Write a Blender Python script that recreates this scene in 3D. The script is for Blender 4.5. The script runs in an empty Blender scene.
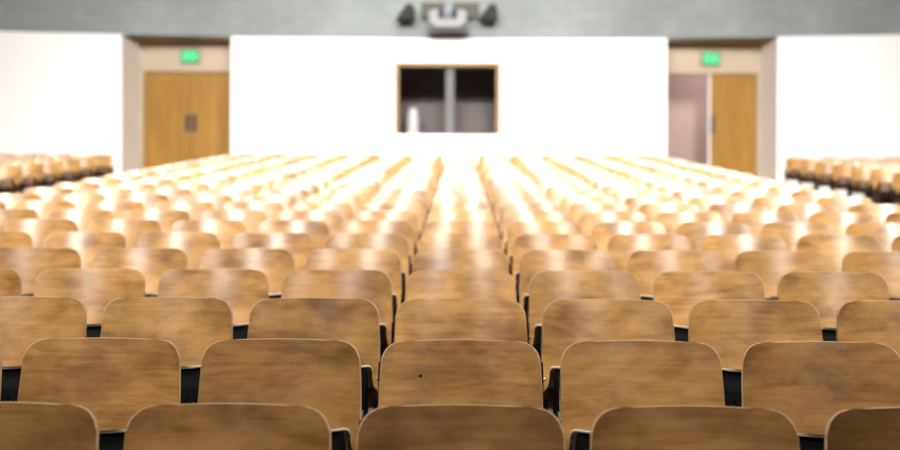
import bpy, bmesh, math, random
from mathutils import Vector, Matrix
random.seed(7)
scene = bpy.context.scene
COL = scene.collection
R = math.radians

# ------------------------------------------------------------------ materials
def mat(name):
    m = bpy.data.materials.new(name); m.use_nodes = True
    nt = m.node_tree
    return m, nt, nt.nodes['Principled BSDF']

def plain(name, col, rough=0.5, metal=0.0, spec=0.5, bump=0.0, bscale=60, var=0.0):
    m, nt, b = mat(name)
    b.inputs['Base Color'].default_value = (*col, 1)
    b.inputs['Roughness'].default_value = rough
    b.inputs['Metallic'].default_value = metal
    b.inputs['Specular IOR Level'].default_value = spec
    if bump or var:
        tc = nt.nodes.new('ShaderNodeTexCoord')
        n = nt.nodes.new('ShaderNodeTexNoise'); n.inputs['Scale'].default_value = bscale; n.inputs['Detail'].default_value = 4
        nt.links.new(tc.outputs['Object'], n.inputs['Vector'])
        if bump:
            bp = nt.nodes.new('ShaderNodeBump'); bp.inputs['Strength'].default_value = bump; bp.inputs['Distance'].default_value = 0.01
            nt.links.new(n.outputs['Fac'], bp.inputs['Height']); nt.links.new(bp.outputs['Normal'], b.inputs['Normal'])
        if var:
            r = nt.nodes.new('ShaderNodeValToRGB')
            r.color_ramp.elements[0].position = 0.3; r.color_ramp.elements[1].position = 0.7
            r.color_ramp.elements[0].color = (*[c*(1-var) for c in col], 1)
            r.color_ramp.elements[1].color = (*[min(1, c*(1+var)) for c in col], 1)
            nt.links.new(n.outputs['Fac'], r.inputs['Fac']); nt.links.new(r.outputs['Color'], b.inputs['Base Color'])
    return m

def wood(name, dark, mid, light, rough=0.32, vertical=False, coat=0.25, stain=0.55, tone=0.16):
    """veneer: long grain, cathedral figure, blotchy stains, a tone of its own for every object"""
    m, nt, b = mat(name)
    N = nt.nodes.new; L = nt.links.new
    tc = N('ShaderNodeTexCoord'); oi = N('ShaderNodeObjectInfo')
    off = N('ShaderNodeVectorMath'); off.operation = 'SCALE'; off.inputs[0].default_value = (37.0, 11.0, 53.0)
    L(oi.outputs['Random'], off.inputs['Scale'])
    add = N('ShaderNodeVectorMath'); add.operation = 'ADD'
    L(tc.outputs['Object'], add.inputs[0]); L(off.outputs[0], add.inputs[1])
    def mapped(sc):
        mp = N('ShaderNodeMapping'); mp.inputs['Scale'].default_value = sc
        L(add.outputs[0], mp.inputs['Vector']); return mp
    g = (34, 34, 0.5) if vertical else (1.5, 6, 34)
    fine = N('ShaderNodeTexNoise'); fine.inputs['Scale'].default_value = 2.2; fine.inputs['Detail'].default_value = 8; fine.inputs['Roughness'].default_value = 0.62
    fine.inputs['Distortion'].default_value = 0.5
    L(mapped(g).outputs[0], fine.inputs['Vector'])
    fig = N('ShaderNodeTexNoise'); fig.inputs['Scale'].default_value = 1.9; fig.inputs['Detail'].default_value = 3; fig.inputs['Distortion'].default_value = 1.6
    L(mapped((5, 5, 0.35) if vertical else (1.9, 2, 5.0)).outputs[0], fig.inputs['Vector'])
    blot = N('ShaderNodeTexNoise'); blot.inputs['Scale'].default_value = 4.2; blot.inputs['Detail'].default_value = 5; blot.inputs['Roughness'].default_value = 0.6
    L(mapped((0.6, 0.6, 0.2) if vertical else (0.9, 1, 1.7)).outputs[0], blot.inputs['Vector'])
    mx = N('ShaderNodeMix'); mx.data_type = 'FLOAT'; mx.inputs[0].default_value = 0.55
    L(fine.outputs['Fac'], mx.inputs[2]); L(fig.outputs['Fac'], mx.inputs[3])
    rp = N('ShaderNodeValToRGB'); e = rp.color_ramp.elements
    e[0].position = 0.33; e[0].color = (*dark, 1); e[1].position = 0.68; e[1].color = (*light, 1)
    k = e.new(0.5); k.color = (*mid, 1)
    L(mx.outputs[0], rp.inputs['Fac'])
    rb = N('ShaderNodeValToRGB'); rb.color_ramp.elements[0].position = 0.36; rb.color_ramp.elements[1].position = 0.6
    rb.color_ramp.elements[0].color = (1-stain, 1-stain*1.05, 1-stain*1.1, 1); rb.color_ramp.elements[1].color = (1, 1, 1, 1)
    L(blot.outputs['Fac'], rb.inputs['Fac'])
    mu = N('ShaderNodeMix'); mu.data_type = 'RGBA'; mu.blend_type = 'MULTIPLY'; mu.inputs[0].default_value = 0.75
    L(rp.outputs['Color'], mu.inputs[6]); L(rb.outputs['Color'], mu.inputs[7])
    hs = N('ShaderNodeHueSaturation'); hs.inputs['Saturation'].default_value = 1.03
    mr = N('ShaderNodeMapRange'); mr.inputs[3].default_value = 1-tone; mr.inputs[4].default_value = 1+tone
    L(oi.outputs['Random'], mr.inputs[0]); L(mr.outputs[0], hs.inputs['Value']); L(mu.outputs[2], hs.inputs['Color'])
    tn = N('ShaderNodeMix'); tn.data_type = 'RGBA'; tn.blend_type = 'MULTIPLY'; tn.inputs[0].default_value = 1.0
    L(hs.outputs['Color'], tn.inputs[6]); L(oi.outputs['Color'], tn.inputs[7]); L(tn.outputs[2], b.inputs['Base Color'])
    b.inputs['Roughness'].default_value = rough
    b.inputs['Coat Weight'].default_value = coat; b.inputs['Coat Roughness'].default_value = 0.25; b.inputs['Coat IOR'].default_value = 1.58 if coat > 0.9 else 1.5
    b.inputs['Specular IOR Level'].default_value = 0.1
    bp = N('ShaderNodeBump'); bp.inputs['Strength'].default_value = 0.06; bp.inputs['Distance'].default_value = 0.004
    L(fine.outputs['Fac'], bp.inputs['Height']); L(bp.outputs['Normal'], b.inputs['Normal'])
    return m

def emit(name, col, s):
    m, nt, b = mat(name)
    b.inputs['Base Color'].default_value = (*[c*0.2 for c in col], 1)
    b.inputs['Emission Color'].default_value = (*col, 1); b.inputs['Emission Strength'].default_value = s
    return m

PLY   = wood('seat_plywood', (0.29, 0.145, 0.044), (0.455, 0.250, 0.084), (0.55, 0.328, 0.127), rough=0.36, coat=1.0, stain=0.62, tone=0.14)
LIP   = plain('seat_lip_painted_light', (0.80, 0.69, 0.54), 0.4)  # paler than the plywood edge, paints in light caught along the lip
UNDER = plain('brown_seat_underside', (0.13, 0.06, 0.022), 0.5)
EDGE  = plain('plywood_edge', (0.47, 0.31, 0.165), 0.45, var=0.12, bscale=90)
IRON  = plain('black_iron', (0.003, 0.0026, 0.0025), 0.6, spec=0.1, bump=0.1, bscale=200)
STEEL = plain('bolt_steel', (0.55, 0.52, 0.48), 0.3, metal=1.0)
PLASTER = plain('white_plaster', (0.86, 0.85, 0.84), 0.75, bump=0.05, bscale=90)
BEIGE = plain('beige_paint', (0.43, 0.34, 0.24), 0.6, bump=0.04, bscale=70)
PALE  = plain('pale_reveal_paint', (0.80, 0.74, 0.65), 0.7)
DOORW = wood('door_veneer', (0.235, 0.117, 0.020), (0.30, 0.152, 0.027), (0.36, 0.188, 0.038), rough=0.5, vertical=True, coat=0.0, stain=0.2, tone=0.03)
DOORW.node_tree.nodes['Principled BSDF'].inputs['Specular IOR Level'].default_value = 0.2
FRAMEW= wood('frame_timber', (0.24, 0.14, 0.055), (0.30, 0.18, 0.075), (0.36, 0.22, 0.10), rough=0.45, coat=0.05, stain=0.15, tone=0.03)
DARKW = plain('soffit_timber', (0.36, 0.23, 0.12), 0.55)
BRONZE= plain('dark_bronze', (0.085, 0.058, 0.032), 0.5, metal=0.0, spec=0.2)
MAUVE = plain('mauve_paint', (0.42, 0.29, 0.26), 0.7, bump=0.03)
FLOORM= plain('dark_carpet', (0.16, 0.13, 0.105), 0.9, bump=0.3, bscale=300, var=0.15)
CEILM = plain('ceiling_paint', (0.62, 0.60, 0.56), 0.8, bump=0.03)
SIDEM = plain('side_wall_paint', (0.70, 0.66, 0.60), 0.8, bump=0.03)
BLACKP= plain('black_plastic', (0.007, 0.007, 0.009), 0.55, spec=0.2)
DGREY = plain('charcoal_metal', (0.06, 0.057, 0.05), 0.5)
BOOTHD= plain('dark_booth_paint', (0.34, 0.29, 0.29), 0.8)
BOOTHB= plain('booth_counter', (0.062, 0.046, 0.043), 0.6)
GREYM = plain('grey_metal', (0.42, 0.41, 0.40), 0.5, metal=0.2)
JUGM  = plain('jug_plastic', (0.34, 0.34, 0.33), 0.4)
HOUSM = plain('projector_shell', (0.20, 0.198, 0.195), 0.5)
PANELM= plain('bracket_paint', (0.045, 0.036, 0.028), 0.6)
MULL  = plain('mullion_metal', (0.10, 0.10, 0.104), 0.6)
WHITEP= plain('white_plastic', (0.80, 0.80, 0.79), 0.4)
BLUEG = plain('blue_lens_glass', (0.09, 0.14, 0.24), 0.5, spec=0.2)
GREEN = emit('green_sign_face', (0.01, 0.70, 0.22), 0.85)
GREENL= emit('green_sign_letters', (0.06, 0.8, 0.34), 0.9)

def block_mat():
    m, nt, b = mat('grey_block')
    N = nt.nodes.new; L = nt.links.new
    uv = N('ShaderNodeTexCoord')
    br = N('ShaderNodeTexBrick')
    br.offset = 0.0
    br.inputs['Color1'].default_value = (0.205, 0.225, 0.22, 1); br.inputs['Color2'].default_value = (0.228, 0.248, 0.243, 1)
    br.inputs['Mortar'].default_value = (0.175, 0.193, 0.188, 1)
    br.inputs['Scale'].default_value = 1.0; br.inputs['Mortar Size'].default_value = 0.006
    br.inputs['Brick Width'].default_value = 0.3; br.inputs['Row Height'].default_value = 0.15
    L(uv.outputs['UV'], br.inputs['Vector'])
    n = N('ShaderNodeTexNoise'); n.inputs['Scale'].default_value = 0.7; n.inputs['Detail'].default_value = 3
    L(uv.outputs['UV'], n.inputs['Vector'])
    mr = N('ShaderNodeMapRange'); mr.inputs[1].default_value = 0.3; mr.inputs[2].default_value = 0.7; mr.inputs[3].default_value = 0.85; mr.inputs[4].default_value = 1.15
    L(n.outputs['Fac'], mr.inputs[0])
    hs = N('ShaderNodeHueSaturation'); L(mr.outputs[0], hs.inputs['Value']); L(br.outputs['Color'], hs.inputs['Color'])
    L(hs.outputs['Color'], b.inputs['Base Color']); b.inputs['Roughness'].default_value = 0.7
    return m
BLOCK = block_mat()

# ------------------------------------------------------------------ mesh helpers
def finish(bm, name, mats, smooth=False):
    if smooth != 2: bmesh.ops.recalc_face_normals(bm, faces=bm.faces)
    me = bpy.data.meshes.new(name); bm.to_mesh(me); bm.free()
    for m in mats: me.materials.append(m)
    if smooth:
        for p in me.polygons: p.use_smooth = smooth is True or p.material_index in (0, 1)
    return me
def link(name, me, parent=None):
    o = bpy.data.objects.new(name, me); COL.objects.link(o)
    if parent is not None: o.parent = parent
    return o
def tag(o, label=None, cat=None, group=None, kind=None):
    for k, v in (('label', label), ('category', cat), ('group', group), ('kind', kind)):
        if v: o[k] = v
    return o
def box(bm, a, b, mi=0, bev=0.0):
    vs = [bm.verts.new((x, y, z)) for x in (a[0], b[0]) for y in (a[1], b[1]) for z in (a[2], b[2])]
    fs = [(0,1,3,2), (4,6,7,5), (0,4,5,1), (2,3,7,6), (0,2,6,4), (1,5,7,3)]
    out = []
    for f in fs:
        q = bm.faces.new([vs[i] for i in f]); q.material_index = mi; out.append(q)
    if bev:
        es = list({e for f in out for e in f.edges})
        bmesh.ops.bevel(bm, geom=es, offset=bev, segments=2, affect='EDGES', profile=0.6)
    return vs
def prism(bm, pts, lo, hi, axis=0, mi=0, bev=0.0):
    def P(u, v, w):
        return {0: (w, u, v), 1: (u, w, v), 2: (u, v, w)}[axis]
    A = [bm.verts.new(P(u, v, lo)) for u, v in pts]; B = [bm.verts.new(P(u, v, hi)) for u, v in pts]
    fs = [bm.faces.new(A), bm.faces.new(B[::-1])]
    n = len(pts)
    for i in range(n): fs.append(bm.faces.new((A[i], B[i], B[(i+1) % n], A[(i+1) % n])))
    for f in fs: f.material_index = mi
    if bev:
        es = list({e for f in fs[:2] for e in f.edges})
        bmesh.ops.bevel(bm, geom=es, offset=bev, segments=1, affect='EDGES')
def cyl(bm, c, r0, r1, h, axis='Y', seg=20, mi=0, cap=True):
    rot = {'Z': Matrix.Identity(4), 'Y': Matrix.Rotation(R(90), 4, 'X'), 'X': Matrix.Rotation(R(90), 4, 'Y')}[axis]
    g = bmesh.ops.create_cone(bm, cap_ends=cap, segments=seg, radius1=r0, radius2=r1, depth=h, matrix=Matrix.Translation(c) @ rot)
    for f in {f for v in g['verts'] for f in v.link_faces}: f.material_index = mi

# ------------------------------------------------------------------ the chair (faces -Y, origin on the floor under the top of its back)
HW, TOP, BOT, THK = 0.241, 0.800, 0.395, 0.0105
RECL = math.tan(R(14.5)); CURVE = 0.80

def smooth01(t):
    t = max(0.0, min(1.0, t)); return t*t*(3-2*t)
def back_point(x, z, recl=RECL, twist=0.0):
    """a point of the front face of the backrest: concave towards the sitter, reclined, slightly bowed"""
    d = TOP - z
    xx = x*(1+0.03*smooth01(d/0.22))
    y = twist*x - d*recl - CURVE*x*x*(1-0.15*d)
    return Vector((xx, y, z))
def shell(pointfn, hw, zlo, zhi, rtop, rbot, nx, nz, thk, arch=0.006, bev=0.0022):
    bm = bmesh.new()
    sx = [-math.cos(math.pi*i/nx) for i in range(nx+1)]
    F, B = [], []
    def edge(x, r):
        a = abs(x)-(hw-r)
        return 0.0 if a <= 0 else r-math.sqrt(max(0.0, r*r-a*a))
    for i, s in enumerate(sx):
        x = s*hw
        zt = zhi - arch*s*s - edge(x, rtop); zb = zlo + edge(x, rbot)
        cf, cb = [], []
        for j in range(nz+1):
            z = zb+(zt-zb)*j/nz
            p = pointfn(x, z); e = 1e-3
            n = (pointfn(x+e, z)-pointfn(x-e, z)).cross(pointfn(x, z+e)-pointfn(x, z-e)).normalized()
            cf.append(bm.verts.new(p)); cb.append(bm.verts.new(p - n*thk))
        F.append(cf); B.append(cb)
    for i in range(nx):
        for j in range(nz):
            bm.faces.new((F[i][j], F[i+1][j], F[i+1][j+1], F[i][j+1]))
            bm.faces.new((B[i][j], B[i][j+1], B[i+1][j+1], B[i+1][j]))
    loop = [(0, j) for j in range(nz)] + [(i, nz) for i in range(nx)] + [(nx, j) for j in range(nz, 0, -1)] + [(i, 0) for i in range(nx, 0, -1)]
    rim = []
    for k in range(len(loop)):
        a, b = loop[k], loop[(k+1) % len(loop)]
        f = bm.faces.new((F[a[0]][a[1]], F[b[0]][b[1]], B[b[0]][b[1]], B[a[0]][a[1]])); f.material_index = 1; rim.append(f)
    if bev:
        rs = set(rim)
        es = [e for e in {e for f in rim for e in f.edges} if sum(1 for f in e.link_faces if f in rs) == 1]
        bmesh.ops.bevel(bm, geom=es, offset=bev, segments=3, affect='EDGES', profile=0.5, material=1)
    es = [e for e in bm.edges if len({f.material_index == 0 for f in e.link_faces}) == 2]
    bmesh.ops.recalc_face_normals(bm, faces=bm.faces)
    bmesh.ops.split_edges(bm, edges=es)       # keep the rim out of the smooth shading of the faces
    return bm
def backrest_bm(hi=True, recl=14.5, twist=0.0):
    return shell(lambda x, z: back_point(x, z, math.tan(R(recl)), math.tan(R(twist))), HW, BOT, TOP, 0.056, 0.05, 28 if hi else 14, 10 if hi else 5, THK, bev=0.0026 if hi else 0)

SEAT_PIV, SEAT_LEN, SEAT_ANG = Vector((0, -0.085, 0.456)), 0.375, R(21.2)
def seat_pointer(ang):
    ca, sa = math.cos(ang), math.sin(ang)
    def f(x, z):          # z runs from the hinge (0) to the front lip (SEAT_LEN)
        t = z/SEAT_LEN
        lift = -0.028*math.sin(math.pi*min(1, t*1.05)) + 0.25*x*x - 0.014*max(0, (t-0.85)/0.15)**2
        return Vector((x*(0.96+0.04*t), SEAT_PIV.y - z*ca + lift*sa, SEAT_PIV.z + z*sa + lift*ca))
    return f
def seat_bm(hi=True, ang=SEAT_ANG):
    return shell(seat_pointer(ang), 0.243, 0.0, SEAT_LEN, 0.05, 0.04, 20 if hi else 10, 10 if hi else 5, -0.008, arch=0.003, bev=0.003 if hi else 0)
def pan_bm(ang=SEAT_ANG):
    """black tip-up pan under the seat: a tapered tray with a hinge barrel"""
    bm = bmesh.new()
    P = seat_pointer(ang); ca, sa = math.cos(ang), math.sin(ang)
    dn = Vector((0, -sa, -ca))
    rows = []
    for z, dep, hw in ((0.03, 0.05, 0.20), (0.12, 0.085, 0.222), (0.25, 0.12, 0.226), (0.342, 0.135, 0.226), (0.352, 0.08, 0.22)):
        a = [P(s*hw, z)+dn*0.009 for s in (-1, -0.5, 0, 0.5, 1)]
        b = [P(s*hw*0.96, z)+dn*dep for s in (1, 0.5, 0, -0.5, -1)]
        rows.append([bm.verts.new(v) for v in a+b])
    for r0, r1 in zip(rows, rows[1:]):
        for i in range(10): bm.faces.new((r0[i], r0[(i+1) % 10], r1[(i+1) % 10], r1[i]))
    bm.faces.new(rows[0]); bm.faces.new(rows[-1][::-1])
    cyl(bm, SEAT_PIV+Vector((0, 0.0, -0.035)), 0.014, 0.014, 0.51, 'X', 12)
    return bm
def leg_bm(s):
    """cast iron end standard: spread foot, waisted column, hinge ear, arm up the back with a mounting tab"""
    bm = bmesh.new()
    pts = [(-0.30, 0.0), (-0.30, 0.018), (-0.22, 0.03), (-0.165, 0.09), (-0.15, 0.25), (-0.17, 0.37), (-0.235, 0.44), (-0.27, 0.50), (-0.272, 0.555), (-0.245, 0.585),
           (-0.20, 0.57), (-0.155, 0.52), (-0.10, 0.52), (-0.075, 0.60), (-0.045, 0.62), (-0.03, 0.60), (-0.055, 0.48), (-0.06, 0.36), (-0.055, 0.22), (-0.02, 0.09), (0.06, 0.03), (0.12, 0.018), (0.12, 0.0)]
    x0, x1 = sorted((s*0.256, s*0.268))
    prism(bm, pts, x0, x1, 0, bev=0.003)
    p = back_point(s*0.236, 0.505)
    a, b = sorted((s*0.226, s*0.258))
    box(bm, (a, p.y+0.019, 0.465), (b, p.y+0.029, 0.545))
    box(bm, (a, p.y+0.019, 0.415), (b, p.y+0.042, 0.445))
    return bm
def bolt_bm(x, z):
    bm = bmesh.new()
    p = back_point(x, z)
    cyl(bm, p+Vector((0, -0.0008, 0)), 0.0062, 0.0066, 0.0025, 'Y', 14)
    g = bmesh.ops.create_uvsphere(bm, u_segments=12, v_segments=6, radius=0.0045, matrix=Matrix.Translation(p+Vector((0, -0.0015, 0))) @ Matrix.Diagonal((1, 0.5, 1, 1)))
    return bm

ME = {
    
    'seat': finish(seat_bm(), 'seat', (PLY, LIP, PLY), 2),
    'seat_pan': finish(pan_bm(), 'seat_pan', (IRON,)),
    'leg_a': finish(leg_bm(-1), 'leg', (IRON,)), 'leg_b': finish(leg_bm(1), 'leg', (IRON,)),
    'bolt_a': finish(bolt_bm(-0.236, 0.505), 'bolt', (STEEL,), True), 'bolt_b': finish(bolt_bm(0.236, 0.505), 'bolt', (STEEL,), True),
}
BACKS = [finish(backrest_bm(True, r, t), 'backrest', (PLY, EDGE, PLY), 2) for r, t in ((14.5, 0), (15.3, 1.0), (13.8, -1.0), (14.9, -0.5))]
def far_mesh(ang, recl=14.5, twist=0.0, pan=None):
    out = bmesh.new()
    for b, base in ((backrest_bm(False, recl, twist), 0), (seat_bm(False, ang), 0), (pan_bm(ang), 3), (leg_bm(-1), 2), (leg_bm(1), 2)):
        if base: bmesh.ops.recalc_face_normals(b, faces=b.faces)
        for f in b.faces: f.material_index += base
        t = bpy.data.meshes.new('t'); b.to_mesh(t); b.free(); out.from_mesh(t); bpy.data.meshes.remove(t)
    me = bpy.data.meshes.new('auditorium_chair'); out.to_mesh(me); out.free()
    for m in (PLY, EDGE, IRON, pan or IRON): me.materials.append(m)
    for p in me.polygons: p.use_smooth = p.material_index < 2
    return me
FARS = [far_mesh(SEAT_ANG+R(random.uniform(-5, 5)), 14.5+random.uniform(-2.1, 2.1), random.uniform(-3, 3)) for k in range(12)]
SIDES = [far_mesh(SEAT_ANG+R(random.uniform(-4, 4)), 14.5+random.uniform(-1.6, 1.6), random.uniform(-2.5, 2.5), UNDER) for k in range(5)]

# ------------------------------------------------------------------ layout
CAM_Z = 1.2325; F_PX = 1250.0
Y0, SP, RISE, PITCH = 3.02, 0.874, 0.0769, 0.553
NROW = 23
def row_y(n): return Y0+SP*n
def row_z(n): return RISE*n
ORD = ['nearest', 'second', 'third', 'fourth', 'fifth', 'sixth', 'seventh', 'eighth', 'ninth', 'tenth', 'eleventh', 'twelfth', 'thirteenth', 'fourteenth', 'fifteenth',
       'sixteenth', 'seventeenth', 'eighteenth', 'nineteenth', 'twentieth', 'twenty-first', 'twenty-second', 'farthest']
NTH = ['', 'first', 'second', 'third', 'fourth', 'fifth', 'sixth', 'seventh']
def row_words(n):
    if n == 0: return 'nearest row'
    if n == 22: return 'last row, twenty-third from front'
    return ORD[n]+' row from front'
SPECIAL = {
    (0, 0): 'plywood chair with shade in its colour in the nearest row, centre column under the booth window',
    (1, 0): 'plywood chair, second row from front, centre column, with a small dark hole',
    (0, 2): 'plywood chair with deep shade in its colour in the nearest row, cut off at the right frame edge',
    (0, -2): 'plywood chair in the nearest row, cut off at the left frame edge',
}
def make_chair(x, y, z, label, group, detail, bolts, tone=1.0):
    if detail:
        root = bpy.data.objects.new('auditorium_chair', None); COL.objects.link(root)
        root.empty_display_size = 0.1
        root.location = (x, y, z)
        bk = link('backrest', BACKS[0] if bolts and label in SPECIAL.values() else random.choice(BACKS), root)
        bk.color = (tone, tone*0.97, tone*0.94, 1)      # darker backrest colours paint in the light falloff of the near rows
        if bolts:
            link('bolt', ME['bolt_a'], bk); link('bolt', ME['bolt_b'], bk)
        link('seat', ME['seat'], root); link('seat_pan', ME['seat_pan'], root)
        link('leg', ME['leg_a'], root); link('leg', ME['leg_b'], root)
    else:
        root = link('auditorium_chair', random.choice(SIDES if 'side' in group else FARS)); root.location = (x, y, z)
    root.rotation_euler.z = R(random.uniform(-0.4, 0.4))
    return tag(root, label, 'chair', group)

n_chairs = 0
for n in range(NROW):
    y, z = row_y(n), row_z(n)
    half_l = (460+6)*(y)/F_PX; half_r = (440+6)*(y)/F_PX
    for c in range(-7, 7):
        x = c*PITCH + 0.004
        if x+0.26 < -half_l or x-0.26 > half_r: continue
        if (n, c) in SPECIAL: lab = SPECIAL[(n, c)]
        elif c == 0: lab = f'plywood chair, {row_words(n)}, in the centre column'
        else: lab = f'plywood chair, {row_words(n)}, {NTH[abs(c)]} seat {"right" if c > 0 else "left"} of the centre column'
        make_chair(x, y, z, lab, 'chairs of the central block', n <= 9, n <= 4, tone={(0, 0): 0.64, (0, 2): 0.30, (0, 1): 0.78, (0, -1): 0.88, (0, -2): 0.72, (1, -1): 0.92, (1, 2): 0.9}.get((n, c), 1.0))  # lower tones put shade into the colour of the nearest chairs
        n_chairs += 1
    if n <= 21:
        for side, xs in ((-1, -6.19), (1, 5.78)):
            for k in range(9):
                x = xs + side*k*PITCH
                if abs(x)-0.26 > (half_l if side < 0 else half_r): break
                w = 'left' if side < 0 else 'right'
                rw = 'rearmost row' if n == 21 else ORD[21-n]+' row from rear'
                lab = f'plywood chair, {w} side block, {rw}, {NTH[k+1]} from the aisle'
                make_chair(x, y, z, lab, f'chairs of the {w} side block', False, False)
                n_chairs += 1
print('chairs', n_chairs)
# knot hole mark in the second row's middle chair
bm = bmesh.new()
p = back_point(-0.122, 0.690)
cyl(bm, p+Vector((0, -0.0012, 0)), 0.0045, 0.0045, 0.002, 'Y', 10)
hole_me = finish(bm, 'screw_hole', (IRON,))
for o in list(COL.objects):
    if o.get('label') == SPECIAL[(1, 0)]:
        bk = [c for c in o.children if c.name.startswith('backrest')][0]
        link('screw_plug', hole_me, bk)

# ------------------------------------------------------------------ room
YW, RW = 24.4, 50.0             # rear wall: a shallow arc of radius 50 m
YC = YW-RW
def bend(s, d, h):
    a = s/RW; r = RW+d
    return Vector((r*math.sin(a), YC+r*math.cos(a), h))
def bent_box(bm, s0, s1, d0, d1, h0, h1, mi=0, step=0.6):
    n = max(1, int(math.ceil((s1-s0)/step)))
    prev = None; uvl = bm.loops.layers.uv.verify()
    def face(vs, uvs):
        f = bm.faces.new(vs); f.material_index = mi
        for l, u in zip(f.loops, uvs): l[uvl].uv = u
    for i in range(n+1):
        s = s0+(s1-s0)*i/n
        q = [bm.verts.new(bend(s, d, h)) for d, h in ((d0, h0), (d1, h0), (d1, h1), (d0, h1))]
        uu = [(s, h0), (s, h0), (s, h1), (s, h1)]
        if prev is None: face(q, uu)
        else:
            for k in range(4):
                m = (k+1) % 4
                face((prev[0][k], prev[0][m], q[m], q[k]), (prev[1][k], prev[1][m], uu[m], uu[k]))
        prev = (q, uu)
    face(prev[0][::-1], prev[1][::-1])
def struct(name, bm, mats, label, cat):
    return tag(link(name, finish(bm, name, mats)), label, cat, None, 'structure')

ZR = row_z(22)+RISE             # floor behind the last row
WT = 4.87                       # top of the white wall
XS = 12.5; YB = -9.0; CEIL = 9.5
# stepped floor
bm = bmesh.new()
prof = [(YB, -0.3), (YB, 0.0)]
for n in range(1, 24):
    yy = row_y(n)-0.45
    prof += [(yy, row_z(n-1)), (yy, row_z(n))]
prof += [(28.5, ZR), (28.5, -0.3)]
prism(bm, prof, -XS, XS, 0)
struct('floor', bm, (FLOORM,), 'dark stepped auditorium floor under the rows of chairs', 'floor')
bm = bmesh.new(); box(bm, (-XS, YB, CEIL), (XS, 28.5, CEIL+0.2)); struct('ceiling', bm, (CEILM,), 'pale painted auditorium ceiling above the seating', 'ceiling')
bm = bmesh.new(); box(bm, (-XS-0.3, YB, -0.3), (-XS, 28.5, CEIL)); struct('wall_left', bm, (SIDEM,), 'pale painted side wall left of the seating', 'wall')
bm = bmesh.new(); box(bm, (XS, YB, -0.3), (XS+0.3, 28.5, CEIL)); struct('wall_right', bm, (SIDEM,), 'pale painted side wall right of the seating', 'wall')
bm = bmesh.new(); box(bm, (-XS, YB-0.3, -0.3), (XS, YB, CEIL)); struct('wall_front', bm, (SIDEM,), 'pale stage end wall behind the viewpoint', 'wall')

# rear wall: white panels between the door recesses, grey block band above
LX0, LX1, RX0, RX1 = -6.53, -4.46, 4.00, 6.09       # recess openings
WX0, WX1, WZ0, WZ1 = -1.28, 0.77, 2.95, 4.40       # booth opening
bm = bmesh.new()
bent_box(bm, -12.6, LX0, 0, 0.35, ZR-0.05, WT)
bent_box(bm, LX1, WX0, 0, 0.35, ZR-0.05, WT)
bent_box(bm, WX1, RX0, 0, 0.35, ZR-0.05, WT)
bent_box(bm, WX0, WX1, 0, 0.35, ZR-0.05, WZ0)
bent_box(bm, WX0, WX1, 0, 0.35, WZ1, WT)
bent_box(bm, RX1, 12.6, 0, 0.35, ZR-0.05, WT)
struct('wall_rear', bm, (PLASTER,), 'curved white plaster rear wall with a booth window between two door recesses', 'wall')
bm = bmesh.new(); bent_box(bm, -12.6, 12.6, 0.02, 0.5, WT, CEIL)
struct('wall_upper', bm, (BLOCK,), 'grey block wall band above the white rear wall', 'wall')

# door recesses (beige), doors stand 0.75 m back
DY = 0.70; DTOP = 4.26
def recess(name, x0, x1, dx0, dx1, label):
    bm = bmesh.new()
    yb = YC+math.sqrt(RW*RW-((x0+x1)/2)**2)          # wall front at the recess
    yd = yb+DY; yin = YC+math.sqrt(RW*RW-(min(abs(x0), abs(x1))-0.25)**2)+0.08
    def vb(xa, xb, z0, z1, y0, y1, mi=0): box(bm, (xa, y0, z0), (xb, y1, z1), mi)
    sgn = 1 if x0 > 0 else -1
    xo, xi, xd = (x1, x0, dx1+0.06) if sgn > 0 else (x0, x1, dx0-0.06)
    yo = YC+math.sqrt(RW*RW-xo*xo)+0.02
    prism(bm, [(xo, yo), (xd, yd), (xd, yd+0.2), (xo+sgn*0.3, yd+0.2), (xo+sgn*0.3, yo+0.05)], ZR-0.05, WT, 2, 2)      # splayed outer reveal
    a, b = sorted((xi, xi-sgn*0.25)); vb(a, b, ZR-0.05, WT, yin, yd+0.2)                                     # inner reveal
    vb(x0-0.25, dx0-0.06, ZR-0.05, DTOP+0.06, yd, yd+0.2); vb(dx1+0.06, x1+0.25, ZR-0.05, DTOP+0.06, yd, yd+0.2)
    vb(x0-0.25, x1+0.25, DTOP+0.06, WT, yd, yd+0.2)
    vb(x0-0.25, x1+0.25, WT-0.03, WT, yin, yd+0.2, 1)                                  # soffit
    # bead where the soffit meets the recess wall
    vb(x0, x1, WT-0.05, WT-0.03, yd-0.03, yd, 1)
    o = struct(name, bm, (BEIGE, DARKW, PALE), label, 'door recess')
    return yb, yd
ybl, ydl = recess('wall_recess_left', LX0, LX1, -6.30, -4.50, 'beige door recess in the rear wall left of the booth window')
ybr, ydr = recess('wall_recess_right', RX0, RX1, 4.055, 5.88, 'beige door recess in the rear wall right of the booth window')

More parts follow.
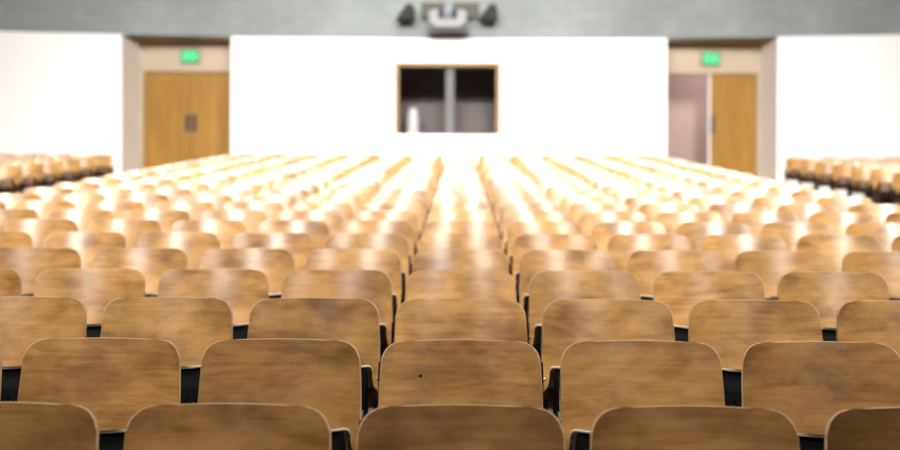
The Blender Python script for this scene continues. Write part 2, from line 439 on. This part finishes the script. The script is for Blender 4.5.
def handle_bm(x, y, z0, z1, w):
    bm = bmesh.new()
    box(bm, (x-w/2, y-0.006, z0), (x+w/2, y, z1), 0, 0.002)
    box(bm, (x-0.014, y-0.055, z0+0.07), (x+0.014, y-0.04, z1-0.05), 0, 0.004)
    for z in (z0+0.09, z1-0.08): box(bm, (x-0.01, y-0.045, z-0.012), (x+0.01, y-0.004, z+0.012))
    return bm
def leaf_bm(x0, x1, y, z0, z1):
    bm = bmesh.new(); box(bm, (x0+0.003, y, z0), (x1-0.003, y+0.045, z1), 0, 0.003); return bm
def door_frame(x0, x1, y, z0, z1, w=0.055):
    bm = bmesh.new()
    box(bm, (x0-w, y-0.015, z0), (x0, y+0.1, z1+w)); box(bm, (x1, y-0.015, z0), (x1+w, y+0.1, z1+w)); box(bm, (x0, y-0.015, z1), (x1, y+0.1, z1+w))
    return bm
def empty(name, loc, label, cat, kind=None, group=None):
    o = bpy.data.objects.new(name, None); COL.objects.link(o); o.location = (0, 0, 0)
    return tag(o, label, cat, group, kind)
HZ0, HZ1 = 3.06, 3.42
d1 = empty('door_1', None, 'closed golden oak double door with bronze pulls in the left recess', 'door', 'structure')
link('door_frame', finish(door_frame(-6.30, -4.50, ydl, ZR, DTOP), 'door_frame', (BEIGE,)), d1)
for a, b, hx in ((-6.30, -5.365, -5.435), (-5.365, -4.50, -5.295)):
    lf = link('door_leaf', finish(leaf_bm(a, b, ydl+0.05, ZR+0.008, DTOP-0.004), 'door_leaf', (DOORW,)), d1)
    link('door_handle', finish(handle_bm(hx, ydl+0.05, HZ0, HZ1, 0.11), 'door_handle', (BRONZE,)), lf)
d2 = empty('door_2', None, 'golden oak double door in the right recess with one leaf open', 'door', 'structure')
link('door_frame', finish(door_frame(4.055, 5.88, ydr, ZR, DTOP), 'door_frame', (BEIGE,)), d2)
lf = link('door_leaf', finish(leaf_bm(4.96, 5.88, ydr+0.05, ZR+0.008, DTOP-0.004), 'door_leaf', (DOORW,)), d2)
link('door_handle', finish(handle_bm(5.01, ydr+0.05, HZ0, HZ1, 0.10), 'door_handle', (BRONZE,)), lf)
bm = bmesh.new(); box(bm, (4.935, ydr+0.045, ZR+0.01), (4.963, ydr+0.10, DTOP-0.01)); link('edge_strip', finish(bm, 'edge_strip', (WHITEP,)), lf)
bm = bmesh.new(); box(bm, (4.06, ydr+0.10, ZR+0.008), (4.105, ydr+0.95, DTOP-0.004), 0, 0.003); link('door_leaf', finish(bm, 'door_leaf', (DOORW,)), d2)
# corridor behind the open leaf
bm = bmesh.new(); box(bm, (3.2, ydr+1.75, ZR-0.05), (6.6, ydr+1.95, WT)); struct('wall_corridor', bm, (MAUVE,), 'mauve corridor wall seen through the open door leaf', 'wall')

# exit signs
def exit_sign(x, y, z, label):
    r = bpy.data.objects.new('exit_sign', None); COL.objects.link(r); r.location = (x, y, z); tag(r, label, 'exit sign', 'green exit signs')
    w, h = 0.37, 0.265
    bm = bmesh.new(); box(bm, (-w/2, -0.06, -h/2), (w/2, 0, h/2), 0, 0.006); link('housing', finish(bm, 'housing', (DGREY,)), r)
    bm = bmesh.new(); box(bm, (-w/2+0.022, -0.066, -h/2+0.022), (w/2-0.022, -0.0605, h/2-0.022)); fc = link('sign_face', finish(bm, 'sign_face', (GREEN,)), r)
    cu = bpy.data.curves.new('exit_text', 'FONT'); cu.body = 'EXIT'; cu.size = 0.15; cu.align_x = 'CENTER'; cu.align_y = 'CENTER'; cu.extrude = 0.002
    t = bpy.data.objects.new('t', cu); COL.objects.link(t)
    bpy.context.view_layer.update()
    me = bpy.data.meshes.new_from_object(t.evaluated_get(bpy.context.evaluated_depsgraph_get())); bpy.data.objects.remove(t)
    me.transform(Matrix.Translation((0, -0.0682, 0)) @ Matrix.Rotation(R(90), 4, 'X')); me.materials.clear(); me.materials.append(GREENL)
    link('lettering', me, fc)
exit_sign(-5.37, ydl, 4.555, 'green lit exit sign above the closed double door')
exit_sign(4.955, ydr, 4.545, 'green lit exit sign above the half-open door')

# projection booth window
w1 = empty('window_1', None, 'dark booth window with a tan timber frame in the white rear wall', 'window', 'structure')
bm = bmesh.new()
fw = 0.075
bent_box(bm, WX0, WX0+fw, -0.03, 0.34, WZ0, WZ1); bent_box(bm, WX1-fw, WX1, -0.03, 0.34, WZ0, WZ1); bent_box(bm, WX0+fw, WX1-fw, -0.03, 0.34, WZ1-fw, WZ1)
link('window_frame', finish(bm, 'window_frame', (FRAMEW,)), w1)
bm = bmesh.new(); bent_box(bm, WX0-0.03, WX1+0.03, -0.07, 0.33, WZ0-0.05, WZ0+0.045); link('window_sill', finish(bm, 'window_sill', (PLASTER,)), w1)
bm = bmesh.new(); bent_box(bm, -0.29, -0.13, 0.12, 0.22, WZ0+0.045, WZ1-fw); link('mullion', finish(bm, 'mullion', (MULL,)), w1)
bm = bmesh.new()
y0, y1 = YW+0.36, YW+2.4
box(bm, (WX0-0.5, y1, 2.2), (WX1+0.5, y1+0.1, 5.2)); box(bm, (WX0-0.6, y0, 2.2), (WX0-0.5, y1, 5.2)); box(bm, (WX1+0.5, y0, 2.2), (WX1+0.6, y1, 5.2))
box(bm, (WX0-0.6, y0, 5.2), (WX1+0.6, y1+0.1, 5.3)); box(bm, (WX0-0.6, y0, 2.1), (WX1+0.6, y1+0.1, 2.2))
struct('wall_booth', bm, (BOOTHD,), 'dark walls of the booth behind the rear wall window', 'wall')
bm = bmesh.new(); box(bm, (WX0-0.4, YW+0.9, 2.21), (WX1+0.4, YW+1.5, 3.70), 0, 0.01)
tag(link('booth_cabinet', finish(bm, 'booth_cabinet', (BOOTHB,))), 'brownish cabinet inside the dark booth, lower half of the window', 'cabinet')
# white upright bottle-like object on the sill
bm = bmesh.new()
prof = [(0.0, 0.0), (0.115, 0.0), (0.12, 0.02), (0.115, 0.25), (0.10, 0.38), (0.075, 0.43), (0.05, 0.445), (0.0, 0.447)]
seg = 24; rings = []
for r, h in prof:
    rings.append([bm.verts.new((r*math.cos(2*math.pi*i/seg), r*0.8*math.sin(2*math.pi*i/seg), h)) for i in range(seg)] if r > 0 else [bm.verts.new((0, 0, h))])
for a, b in zip(rings, rings[1:]):
    for i in range(seg):
        j = (i+1) % seg
        if len(a) == 1: bm.faces.new((a[0], b[j], b[i]))
        elif len(b) == 1: bm.faces.new((a[i], a[j], b[0]))
        else: bm.faces.new((a[i], a[j], b[j], b[i]))
jg = link('white_container', finish(bm, 'white_jug', (JUGM,), True)); jg.scale = (1, 1, 1.2); jg.location = (-0.93, YW+0.18, WZ0+0.046)
tag(jg, 'upright white container at the left inside the booth window', 'container')

# light and projector cluster on the grey band
pj = bpy.data.objects.new('projector', None); COL.objects.link(pj); pj.location = (-0.25, YW, 4.98)
tag(pj, 'white projector with a blue lens on a dark bracket above the booth window', 'projector')
bm = bmesh.new()
pts = [(-0.36, 0.12), (-0.34, 0.03), (-0.22, -0.05), (0.22, -0.05), (0.34, 0.03), (0.36, 0.12), (0.36, 0.26), (0.29, 0.30), (-0.29, 0.30), (-0.36, 0.26)]
prism(bm, [(x, z+0.06) for x, z in pts], -0.62, -0.11, 1, bev=0.01)
link('housing', finish(bm, 'housing', (HOUSM,)), pj)
bm = bmesh.new(); cyl(bm, (0, -0.65, 0.25), 0.062, 0.055, 0.08, 'Y', 24); link('lens', finish(bm, 'lens', (BLUEG,)), pj)
for s in (-1, 1):
    bm = bmesh.new(); box(bm, (s*0.125-0.05, -0.635, 0.18), (s*0.125+0.05, -0.61, 0.355), 0, 0.008); link('vent_panel', finish(bm, 'vent_panel', (BLACKP,)), pj)
bm = bmesh.new(); box(bm, (-0.40, -0.50, -0.035), (0.40, 0.015, 0.008), 0, 0.005); link('shelf', finish(bm, 'shelf', (DGREY,)), pj)
for s, a, b in ((-1, -0.52, -0.07), (1, 0.10, 0.60)):
    bm = bmesh.new(); box(bm, (a, -0.10, 0.27), (b, 0.015, 0.58), 0, 0.006); link('bracket_panel', finish(bm, 'bracket_panel', (PANELM,)), pj)
def spotlight(x, s, label):
    r = bpy.data.objects.new('spotlight', None); COL.objects.link(r); r.location = (x, YW-0.02, 5.32); tag(r, label, 'spotlight', 'black spotlights beside the projector')
    bm = bmesh.new()
    pts = [(-s*0.19, -0.15), (s*0.17, -0.15), (s*0.17, 0.06), (s*0.11, 0.17), (s*0.02, 0.15), (-s*0.10, -0.01)]
    prism(bm, pts, -0.42, -0.12, 1, bev=0.012); link('lamp_housing', finish(bm, 'lamp_housing', (BLACKP,)), r)
    bm = bmesh.new(); box(bm, (s*0.06-0.02, -0.14, -0.03), (s*0.06+0.02, 0.05, 0.03)); box(bm, (s*0.06-0.06, 0.0, -0.08), (s*0.06+0.06, 0.05, 0.08)); link('wall_bracket', finish(bm, 'wall_bracket', (DGREY,)), r)
spotlight(-1.06, 1, 'black spotlight on the grey band, left of the projector')
spotlight(0.53, 1, 'black spotlight on the grey band, right of the projector')

# ------------------------------------------------------------------ lights
def area(name, loc, size, power, col=(1, 0.94, 0.86), rot=(0, 0, 0), sy=None, spread=180):
    l = bpy.data.lights.new(name, 'AREA'); l.energy = power; l.color = col; l.size = size
    if sy: l.shape = 'RECTANGLE'; l.size_y = sy
    l.spread = R(spread)
    o = bpy.data.objects.new(name, l); COL.objects.link(o); o.location = loc; o.rotation_euler = rot
    return o
def aim(src, dst):
    return (Vector(dst)-Vector(src)).to_track_quat('-Z', 'Y').to_euler()
for xx in (-7.0, 7.0):
    a = (xx, 2.2, CEIL-0.2)
    area('added_front_fill', a, 2.0, 670, (1, 0.965, 0.93), aim(a, (xx*0.15, 9.0, 0.8)), spread=120)  # unseen lamps added to lift the front rows
for yy in (4.0, 14.0):
    for xx in (-8.0, 8.0):
        area('added_ceiling_fill', (xx, yy, CEIL-0.06), 2.0, 35, (1, 0.97, 0.94))  # unseen overhead lamps added as weak general fill
for yy, p in ((-6.0, 60), (-3.7, 85), (-1.5, 110), (1.5, 118), (4.5, 112), (7.5, 112), (10.5, 112)):
    for xx in (-4.4, 4.4):
        a = (xx, yy, 8.9)
        area('added_glare_lamp', a, 2.4, p, (1, 0.965, 0.935), aim(a, (xx*0.7, yy+15, 2.2)), 1.8, spread=64)  # unseen bank added so the backs in each row catch glare
for yy in (0.0, 4.0, 8.0):
    for xx in (-9.8, 9.8):
        a = (xx, yy, 8.9)
        area('added_glare_lamp', a, 2.4, 44, (1, 0.965, 0.935), aim(a, (xx*0.75, yy+15, 2.2)), 1.8, spread=64)  # unseen lamps added for glare on the side blocks
for yy in (1.5, 4.5, 7.5, 10.5):
    a = (0, yy, 8.9)
    area('added_glare_lamp', a, 2.0, 50, (1, 0.97, 0.945), aim(a, (0, yy+15, 2.2)), 1.5, spread=64)  # unseen lamps added to whiten the middle of the far backs
for xx in (-1.5, 1.5):
    area('added_band_light', (xx, 19.5, CEIL-0.3), 0.6, 22, (1, 0.98, 0.96), aim((xx, 19.5, CEIL-0.3), (xx, YW, 5.0)), spread=70)  # unseen lamps added to brighten the middle of the block band
area('corridor_lamp', (5.3, ydr+0.4, 4.6), 0.7, 24, (1, 0.93, 0.88), aim((5.3, ydr+0.4, 4.6), (4.8, ydr+1.75, 3.9)))
w = bpy.data.worlds.new('world'); scene.world = w; w.use_nodes = True
w.node_tree.nodes['Background'].inputs[0].default_value = (1, 0.97, 0.93, 1); w.node_tree.nodes['Background'].inputs[1].default_value = 0.05

# ------------------------------------------------------------------ camera
cam = bpy.data.cameras.new('camera'); co = bpy.data.objects.new('camera', cam); COL.objects.link(co)
cam.sensor_width = 36; cam.lens = 50.0; cam.clip_end = 200
co.location = (0, 0, CAM_Z)
co.rotation_euler = (Matrix.Rotation(R(0.46), 3, 'Z') @ Matrix.Rotation(R(90), 3, 'X') @ Matrix.Rotation(R(0.25), 3, 'Z')).to_euler()
cam.dof.use_dof = True; cam.dof.focus_distance = 3.85; cam.dof.aperture_fstop = 2.0
scene.camera = co
vs = scene.view_settings
vs.view_transform = 'Standard'; vs.look = 'None'; vs.gamma = 1; vs.exposure = 0.0
scene.cycles.use_denoising = True
